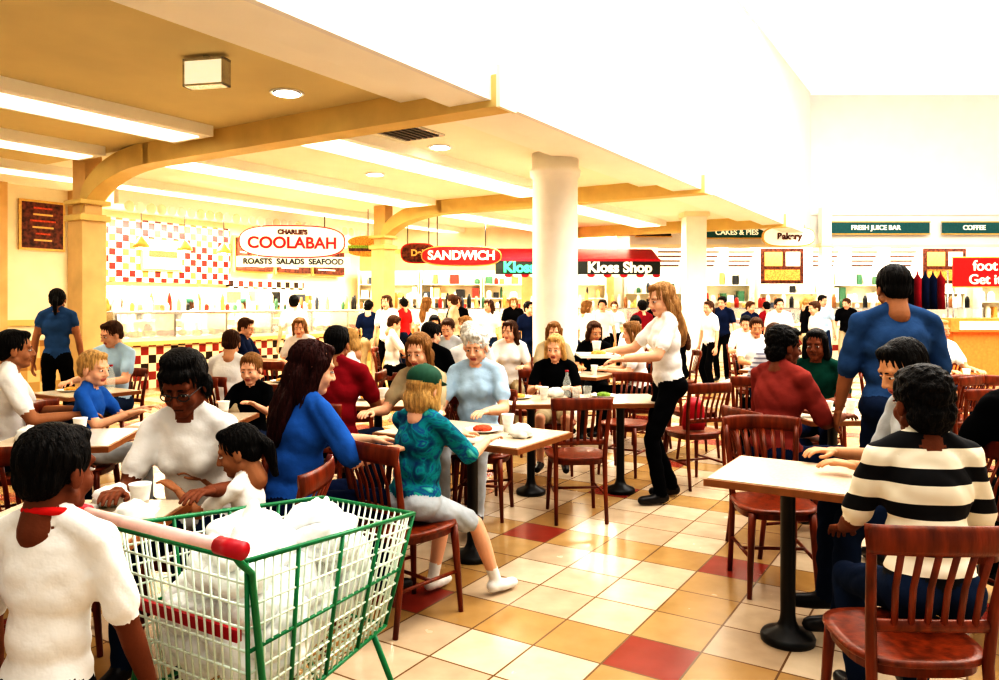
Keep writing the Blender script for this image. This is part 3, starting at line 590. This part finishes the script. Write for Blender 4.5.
def wrap(x,y,z=.75,sd=0):
    m=MB(); vs,fs=sphere_pts(16,10); out=[]
    for v in vs:
        p=Vector(v); d=1+.5*noise.noise(p*2.2+Vector((sd,0,0))); out.append((p.x*.07*d,p.y*.06*d,max(0,p.z*.045*d+.03)))
    m.add(out,fs,'paper'); return m.obj('crumpled_wrapper',(x,y,z))
# foreground right
table(1.29,3.40,-32,TBS); chair(1.46,4.05,176); chair(1.28,2.44,-2)
table(2.3,5.25,5); cup(2.2,5.1); cup(2.4,5.2); plate(2.3,5.4); bottle(2.15,5.35); wrap(2.5,5.1)
chair(1.72,4.72,-75); chair(2.45,6.0,165); chair(1.99,3.42,85); chair(2.5,3.5,10)
# centre
table(.25,6.05,4); table(.97,6.1,4); chair(.54,5.42,5); chair(-.14,5.75,-70); chair(1.12,6.82,150); chair(.48,6.85,175); chair(1.62,6.4,20)
cup(.35,6.0); cup(.6,5.95,mt='glass'); cup(.7,6.05,mt='glass'); plate(.15,6.1); plate(.85,6.2,food='food2'); wrap(.45,6.2,sd=3); bottle(.55,6.2)
# kid with cap table
table(-.16,4.50,-32,TBL); chair(-.44,3.70,-42); chair(-1.0,3.55,-55); chair(-.55,5.25,160); chair(-.12,5.45,170)
cup(-.38,4.6); plate(-.1,4.5,food='food3'); cup(.05,4.5); bottle(-.45,4.75); wrap(.12,4.3,sd=5)
# left table
table(-1.50,2.62,0); chair(-1.30,3.30,172); chair(-.98,3.04,88); chair(-1.38,1.72,28)
plate(-1.55,2.7,food='food3'); cup(-1.3,2.75); plate(-1.35,2.5,food='food2'); cup(-1.72,2.55,mt='redpl'); bottle(-1.62,2.85); tray(-1.6,2.42,.75,5,'redpl'); wrap(-1.25,2.6,sd=7); wrap(-1.45,2.85,sd=8)
# left mid
table(-2.45,4.3,10); table(-3.3,4.0,0); table(-2.0,5.0,0); chair(-2.75,5.0,-85); chair(-3.15,4.75,-60); chair(-1.85,5.7,175); chair(-2.2,3.65,15); chair(-2.75,3.6,-10); chair(-1.15,5.15,-15); chair(-1.95,3.3,-60); chair(-2.5,2.9,10)
plate(-2.0,5.0); cup(-1.85,5.1); cup(-2.4,4.35); table(-.95,5.95,0); cup(-.9,5.9); plate(-1.05,6.05); wrap(-2.6,4.2,sd=2)
for (x,y) in ((-.5,8.7),(.9,8.3),(2.55,7.5),(3.2,8.9),(-2.0,7.4),(-3.6,6.6),(-2.6,9.4),(3.6,6.6),(4.6,7.8),(1.9,10.6),(-1.0,11.3),(3.9,11.5),(5.6,10.0)):
    table(x,y,-32); cup(x+.12,y-.12); plate(x-.12,y)
    if random.random()<.6: bottle(x+.15,y+.15,mt='redpl' if random.random()<.4 else 'glass')
for (x,y,a) in ((2.3,6.95,-10),(2.9,7.0,10),(1.95,7.6,-85),(3.15,7.6,80),(.3,7.75,20),(1.5,7.9,60),(-2.5,6.9,-30),(-1.4,7.3,90),(-3.0,6.6,90),(-4.1,6.4,-80),(3.7,5.95,0),(4.1,7.0,30),(-.5,8.05,0),(3.2,8.2,10),(4.4,7.1,-20),(1.9,9.9,0),(3.8,10.8,0),(5.3,9.3,0),(-2.6,8.7,0)): chair(x,y,a)
# ---------------------------------------------------------------- people
P=person
P('standing_child',-1.0,1.68,-8,'stand',.715,.05,shirt='c_white',pants='c_black',skin='s_dark',hs='short',hc='h_black',hsc=.84,sleeve=.8,collar='c_red',hr=(.19,.10,.60),hl=(-.2,.08,.60),vox=.009,fat=.92,head=(-12,4,0))
P('seated_woman',-1.28,3.30,176,s=.96,lean=.30,shirt='c_white',pants='c_jeans',skin='s_dark',hs='bangs',hc='h_black',hsc=1.08,sun=True,head=(4,18,0),hr=(.12,.46,.80),hl=(-.22,.42,.80),fem=True,fat=1.05,vox=.011)
P('seated_girl',-.96,3.04,88,s=.58,lean=.22,shirt='c_white',pants='c_ltblue',skin='s_mid',hs='pony',hc='h_black',hsc=.84,head=(10,12,0),hr=(.1,.28,.78),hl=(-.08,.30,.78),vox=.010)
P('seated_woman',-1.0,3.58,-52,s=.97,lean=.20,shirt='c_blue',pants='c_navy',skin='s_fair',hs='long',hc='h_red',hsc=1.06,head=(-6,8,0),fem=True,fat=1.2,vox=.012,sleeve=.9,hr=(.22,.45,.80),hl=(-.1,.5,.80))
P('seated_boy',-.42,3.74,-42,s=.80,lean=.12,shirt='c_tiedye',pants='c_grey',skin='s_fair',hs='cap',hc='h_blond',shoe='shoe_w',shorts=True,sock=True,sleeve=.95,head=(10,5,0),vox=.010,fat=1.2,hsc=.94,hr=(.14,.38,.80),hl=(-.1,.40,.80),ank={1:(.16,.42,.075),-1:(-.10,.22,.075)})
P('standing_woman',1.30,5.85,95,'stand',.985,.07,shirt='c_white',pants='c_black',skin='s_fair',hs='long',hc='h_sandy',hsc=1.06,head=(18,10,0),fem=True,hr=(.16,.46,1.13),hl=(-.2,.40,1.10),vox=.011,fat=1.04,ank={1:(.11,-.06,.085),-1:(-.12,.10,.085)})
P('seated_girl',.50,6.78,172,s=.86,lean=.12,shirt='c_black',pants='c_khaki',skin='s_fair',hs='bob',hc='h_blond',vox=.012,shorts=True,head=(-10,8,0))
P('seated_woman',1.70,4.72,-62,s=1.03,lean=.14,shirt='c_mauve',pants='c_navy',skin='s_dark',hs='curly',hc='h_black',head=(-22,2,0),fat=1.12,fem=True,vox=.011,sleeve=.85)
P('seated_teenager',2.50,5.98,150,s=.96,lean=.12,shirt='c_green',pants='c_navy',skin='s_dark',hs='bob',hc='h_black',head=(-5,2,0),vox=.012)
P('standing_man',2.28,4.35,-4,'stand',1.02,.08,shirt='c_slate',pants='c_jeans',skin='s_mid',hs='short',hc='h_black',hsc=1.08,head=(0,10,0),fat=1.22,vox=.012,sleeve=.95,hr=(.30,.12,.84),hl=(-.28,.16,.84))
P('seated_man',1.97,3.42,82,s=.99,lean=.22,shirt='c_grey',pants='c_jeans',skin='s_tan',hs='short',hc='h_black',head=(15,18,0),vox=.011,sleeve=.8,hsc=1.08)
P('seated_woman',1.44,2.54,-2,s=.92,lean=.10,shirt='c_stripe',pants='c_jeans',skin='s_dark',hs='curly',hc='h_black',head=(10,0,0),fat=1.03,vox=.010,sleeve=.85,fem=True,hl=(-.15,.33,.66),hr=(.18,.30,.66),ank={1:(.12,.34,.085),-1:(-.10,.30,.085)})
P('seated_man',2.48,3.48,8,s=1.02,shirt='c_black',pants='c_black',skin='s_mid',hs='short',hc='h_black',fat=1.3,vox=.014)
P('seated_boy',-2.72,5.0,-85,s=.8,shirt='c_blue',pants='c_grey',skin='s_fair',hs='short',hc='h_blond',vox=.013,head=(-15,5,0))
P('seated_man',-3.12,4.78,-60,s=1.0,shirt='c_white',pants='c_jeans',skin='s_mid',hs='short',hc='h_black',vox=.014)
P('standing_woman',-4.95,8.5,20,'stand',1.0,.03,shirt='c_slate',pants='c_black',skin='s_mid',hs='pony',hc='h_black',fem=True,fat=.9,vox=.014,sleeve=.3)
P('seated_boy',-1.84,5.68,176,s=.72,shirt='c_black',pants='c_jeans',skin='s_fair',hs='short',hc='h_light',vox=.013,head=(0,10,0))
P('seated_man',-1.13,5.17,-15,s=1.02,shirt='c_maroon',pants='c_jeans',skin='s_mid',hs='short',hc='h_black',vox=.013,fat=1.1)
P('seated_woman',-.52,5.24,150,s=.95,shirt='c_khaki',pants='c_jeans',skin='s_fair',hs='bob',hc='h_light',vox=.013,fem=True,head=(10,12,0))
P('seated_woman',-.15,5.42,165,s=.98,shirt='c_ltblue',pants='c_grey',skin='s_fair',hs='curly',hc='h_white',vox=.013,fem=True,fat=1.1,head=(0,12,0))
bg=[(-.62,9.35,175,1,'c_grey','h_brown','short'),(.12,9.0,165,.97,'c_white','h_brown','long'),(.62,8.95,190,.95,'c_khaki','h_light','long'),(1.12,8.95,180,.95,'c_black','h_brown','bob'),(-.72,7.3,-20,1,'c_black','h_black','short'),
 (-.28,7.6,20,.98,'c_white','h_white','curly'),(-2.5,6.95,-20,.9,'c_white','h_brown','short'),(-1.4,7.35,90,.9,'c_white','h_blond','bob'),(-3.7,7.3,180,1,'c_ltblue','h_brown','short'),(-2.6,10.1,180,1,'c_white','h_light','long'),
 (2.62,6.98,4,1,'c_pin','h_brown','short'),(3.75,7.3,170,.97,'c_khaki','h_light','long'),(3.95,7.05,20,.98,'c_white','h_brown','bob'),(3.2,9.5,180,1,'c_white','h_brown','short'),(2.0,11.2,175,1,'c_white','h_black','short'),(4.9,8.5,180,1,'c_white','h_blond','bob'),(1.55,8.35,75,.97,'c_white','h_light','bob'),
 (-3.2,9.4,-80,1,'c_navy','h_brown','short'),(-1.0,11.9,180,1,'c_black','h_black','bob'),(-1.6,11.3,-90,1,'c_white','h_brown','short'),(-.4,11.3,90,1,'c_ltblue','h_light','long'),(3.9,12.1,180,1,'c_white','h_black','short'),(5.6,10.6,175,1,'c_maroon','h_brown','short'),(2.5,10.6,90,1,'c_black','h_brown','long')]
for x,y,a,s_,sh,hc,hs in bg:
    chair(x,y,a); P('seated_diner',x,y,a+random.uniform(-15,15),s=s_,lean=random.uniform(.02,.25),shirt=sh,hc=hc,hs=hs,vox=.018,smooth=3,head=(random.uniform(-30,30),random.uniform(0,20),0),pants=random.choice(['c_jeans','c_black','c_khaki']),skin=random.choice(['s_fair','s_fair','s_tan']),fem=hs in('long','bob'))
for x,y,a,sh,pa,hc,hs in ((4.4,15.0,150,'c_navy','c_black','h_black','short'),(5.2,15.8,200,'c_navy','c_jeans','h_brown','short'),(5.0,13.6,170,'c_white','c_khaki','h_black','pony'),(5.5,13.2,90,'c_white','c_black','h_brown','short'),(2.0,14.8,180,'c_white','c_black','h_black','short'),(-.2,14.5,160,'c_white','c_jeans','h_brown','long'),(.9,15.5,10,'c_red','c_black','h_brown','short'),(-1.4,14.6,-20,'c_white','c_navy','h_light','long'),(7.6,14.5,100,'c_white','c_black','h_brown','short'),(7.0,16.5,180,'c_ltblue','c_jeans','h_black','short'),
  (3.2,15.6,30,'c_black','c_jeans','h_brown','short'),(-2.4,14.0,10,'c_navy','c_khaki','h_black','short'),(.3,16.6,190,'c_black','c_jeans','h_light','long'),(6.2,17.6,20,'c_maroon','c_black','h_black','short'),(8.6,16.2,-40,'c_black','c_jeans','h_brown','long'),(2.6,17.2,170,'c_ltblue','c_black','h_brown','short'),(-3.4,12.6,40,'c_white','c_jeans','h_black','short'),(5.9,14.6,-90,'c_black','c_khaki','h_blond','pony'),
  (-.8,13.4,80,'c_khaki','c_black','h_brown','short'),(1.5,13.2,-60,'c_white','c_jeans','h_light','bob'),(2.6,13.8,20,'c_maroon','c_khaki','h_black','short'),(-.9,16.4,170,'c_black','c_black','h_brown','long'),(1.3,17.3,10,'c_white','c_navy','h_blond','short'),(3.6,13.0,110,'c_white','c_black','h_brown','pony'),(-2.0,16.0,60,'c_red','c_jeans','h_black','short'),(6.6,12.6,-30,'c_khaki','c_black','h_brown','short'),
  (-1.9,12.9,150,'c_white','c_black','h_brown','long'),(.5,13.0,200,'c_navy','c_jeans','h_black','short'),(4.6,16.9,10,'c_grey','c_black','h_black','short'),(7.9,17.3,150,'c_black','c_khaki','h_brown','short')):
    P('standing_shopper',x,y,a,'stand',random.uniform(.92,1.02),.03,shirt=sh,pants=pa,hc=hc,hs=hs,vox=.022,smooth=3,head=(random.uniform(-30,30),random.uniform(0,12),0))
for v in (8.6,10.2,11.6,13.2):
    X,Y=onroom(14.1,v); P('stall_server',X,Y,148,'stand',.97,.05,shirt='c_white',pants='c_black',hc='h_brown',hs=random.choice(['short','cap']),vox=.022,smooth=3)
for x in (-2.4,-.6,1.4): P('stall_server',x,20.6,175,'stand',.97,.05,shirt='c_white',pants='c_black',hc='h_black',hs='short',vox=.022,smooth=3)
m=MB(); m.tube([(0,0,.0),(0,0,.05),(0,0,.2),(0,0,.27)],[.09,.10,.085,.05],'redpl',14,up=(0,1,0),ab=(1,.5)); m.tube([(-.04,0,.26),(-.03,0,.33),(.03,0,.33),(.04,0,.26)],.006,'redpl',6); m.obj('red_handbag',(1.63,6.38,.455))
tray(.76,5.90,1.10,90,'colwhite').name='serving_tray'; plate(.76,5.84,1.11); cup(.77,6.03,1.11)
# ---------------------------------------------------------------- shopping cart
m=MB(); G='greenpl'; Wm='wirew'
def L(a,b,t): return tuple(a[i]+(b[i]-a[i])*t for i in range(3))
hwb,hwf=.27,.20
TBk=[(-hwb,.07,.90),(hwb,.07,.90)]; TF=[(-hwf,.80,.83),(hwf,.80,.83)]; BB=[(-.22,.12,.44),(.22,.12,.44)]; BF=[(-.165,.70,.50),(.165,.70,.50)]
m.tube([TBk[0],TF[0],TF[1],TBk[1]],.007,G,8,closed=True); m.tube([BB[0],BF[0],BF[1],BB[1]],.007,G,8,closed=True)
for sd in (0,1):
    for k in range(25):
        t=k/24; m.tube([L(TBk[sd],TF[sd],t),L(BB[sd],BF[sd],t)],.0034 if k%6 else .006,Wm if k%6 else G,6)
    for k in range(1,8):
        t=k/8; m.tube([L(TBk[sd],BB[sd],t),L(TF[sd],BF[sd],t)],.0034 if k!=4 else .005,Wm if k!=4 else G,6)
for (a,b_,c,d) in ((TBk[0],TBk[1],BB[0],BB[1]),(TF[0],TF[1],BF[0],BF[1])):
    for k in range(1,16): m.tube([L(a,b_,k/16),L(c,d,k/16)],.0034,Wm,6)
    for k in range(1,8): m.tube([L(a,c,k/8),L(b_,d,k/8)],.0034,Wm,6)
for k in range(1,12): m.tube([L(BB[0],BB[1],k/12),L(BF[0],BF[1],k/12)],.0034,Wm,6)
for k in range(1,14): m.tube([L(BB[0],BF[0],k/14),L(BB[1],BF[1],k/14)],.0034,Wm,6)
m.tube([(-.33,0,.955),(.31,0,.955)],.015,'pink',14); 
for sx in (-1,1):
    m.tube([(.26*sx,0,.955),(.34*sx,0,.955)],.021,'redpl',14)
    m.tube([(.30*sx,0,.95),(.30*sx,.03,.91),(.275*sx,.08,.87),(.25*sx,.14,.55),(.25*sx,.12,.42),(.25*sx,.02,.16)],.009,G,10)
    m.tube([(.25*sx,.02,.16),(.19*sx,.78,.16)],.009,G,10); m.tube([(.19*sx,.78,.16),(.17*sx,.64,.49)],.009,G,10)
    for (wx,wy) in ((.25*sx,.04),(.19*sx,.76)):
        m.lathe([(.02,-.014),(.058,-.014),(.06,-.01),(.06,.01),(.058,.014),(.02,.014)],(wx,wy,.06),'rubber',20,Matrix.Rotation(rad(90),3,'Y')); m.lathe([(.018,-.018),(.018,.018)],(wx,wy,.06),'steel',12,Matrix.Rotation(rad(90),3,'Y'))
        for q in (-1,1): m.tube([(wx+.02*q,wy,.06),(wx+.02*q,wy,.15)],.006,'steel',6)
        m.tube([(wx-.022,wy,.15),(wx+.022,wy,.15)],.012,'steel',8)
m.tube([(-.25,.03,.17),(.25,.03,.17)],.01,G,8); m.tube([(-.19,.77,.17),(.19,.77,.17)],.01,G,8)
for k in range(1,12): m.tube([L((-.24,.04,.18),(.24,.04,.18),k/12),L((-.19,.77,.18),(.19,.77,.18),k/12)],.0034,Wm,6)
m.box(-.2,.2,.10,.115,.68,.71,'redpl')
CA=math.atan2(-.517,.856); CX,CY=-.86,1.86
m.obj('shopping_cart',(CX,CY,0),CA)
def bag(name,c,r,seed):
    pr=[E((0,0,0),r,'b'),E((r[0]*.3,-r[1]*.2,r[2]*.45),(r[0]*.6,r[1]*.7,r[2]*.6),'b'),C((0,0,r[2]*.6),(r[0]*.1,0,r[2]*1.2),r[0]*.35,.02,'b')]
    co,F,_=remesh(pr,.007,2); co=co.copy()
    for i,p in enumerate(co):
        v=Vector(p); d=-.035*(1-abs(noise.noise(v*9+Vector((seed,0,0)))))**5-.008*(1-abs(noise.noise(v*20+Vector((seed,3,0)))))**4; n=v.normalized(); co[i]=p+np.array(n)*(d+.012)
    return co,F
V=[];F=[];o=0
for i,(bx,by,bz,rx,ry,rz_) in enumerate([(-.09,.25,.62,.13,.13,.16),(.09,.27,.62,.13,.13,.16),(0,.43,.64,.18,.13,.15),(-.06,.60,.66,.12,.11,.13),(.07,.60,.68,.11,.10,.13),(-.06,.36,.81,.15,.13,.09),(.07,.52,.81,.13,.12,.09),(.04,.22,.80,.14,.10,.08),(-.06,.62,.79,.10,.10,.08)]):
    co,f=bag('b',None,(rx,ry,rz_),i*5.3); V.append(co+np.array((bx,by,bz))); F+=[tuple(int(k)+o for k in q) for q in f]; o+=len(co)
V=np.concatenate(V); me=bpy.data.meshes.new('plastic_bags'); me.from_pydata(V.tolist(),[],F); me.materials.append(MATS['bagw']); me.polygons.foreach_set('use_smooth',[True]*len(F)); ob=bpy.data.objects.new('plastic_bags',me); COL.objects.link(ob); ob.location=(CX,CY,0); ob.rotation_euler=(0,0,CA)
# ---------------------------------------------------------------- light
w=bpy.data.worlds.new('World'); SC.world=w; w.use_nodes=True; w.node_tree.nodes['Background'].inputs[0].default_value=(1,.96,.86,1); w.node_tree.nodes['Background'].inputs[1].default_value=.44
def area(name,loc,sx,sy,p,rot=(0,0,0),col=(1,.95,.86)):
    l=bpy.data.lights.new(name,'AREA'); l.shape='RECTANGLE'; l.size=sx; l.size_y=sy; l.energy=p; l.color=col; o=bpy.data.objects.new(name,l); COL.objects.link(o); o.location=loc; o.rotation_euler=rot; return o
area('atrium_light',(7,9,6.9),10,12,1250,col=(1,.98,.93)); area('atrium_light',(1.2,1.8,6.9),5,5,180,col=(1,.97,.9))
for (u,v,p) in ((7.5,2.5,34),(9.6,2.5,36),(6.4,8.8,115),(9.0,8.8,115),(6.6,14.7,115),(9.2,14.7,115)):
    X,Y=onroom(u,v); area('trough_light',(X,Y,3.35),3,.4,p,(0,0,TH),(1,.95,.8))
for (u,v,p) in ((13.8,9,230),(13.8,12,230)):
    X,Y=onroom(u,v); area('stall_fill',(X,Y,3.4),3,1,p,(0,0,TH),(1,.94,.8))  # unseen area lights added to brighten the food stall
area('shop_fill',(0,20.8,3.4),7,1,280); area('shop_fill',(10,21.5,3.8),12,1.5,480,col=(1,1,.95))  # added area lights, no visible fixture, brightening the back stalls and shops
# ---------------------------------------------------------------- camera
cd=bpy.data.cameras.new('camera'); cam=bpy.data.objects.new('camera',cd); COL.objects.link(cam); cam.location=(0,0,1.5); cam.rotation_euler=(rad(90),0,0)
cd.sensor_width=36; cd.lens=36*760/999; cd.shift_y=-35/999; cd.clip_start=.05; SC.camera=cam
SC.view_settings.view_transform='Standard'
SC.view_settings.exposure=.3
try: SC.view_settings.look='Very High Contrast'
except Exception as ex: print('look',ex)
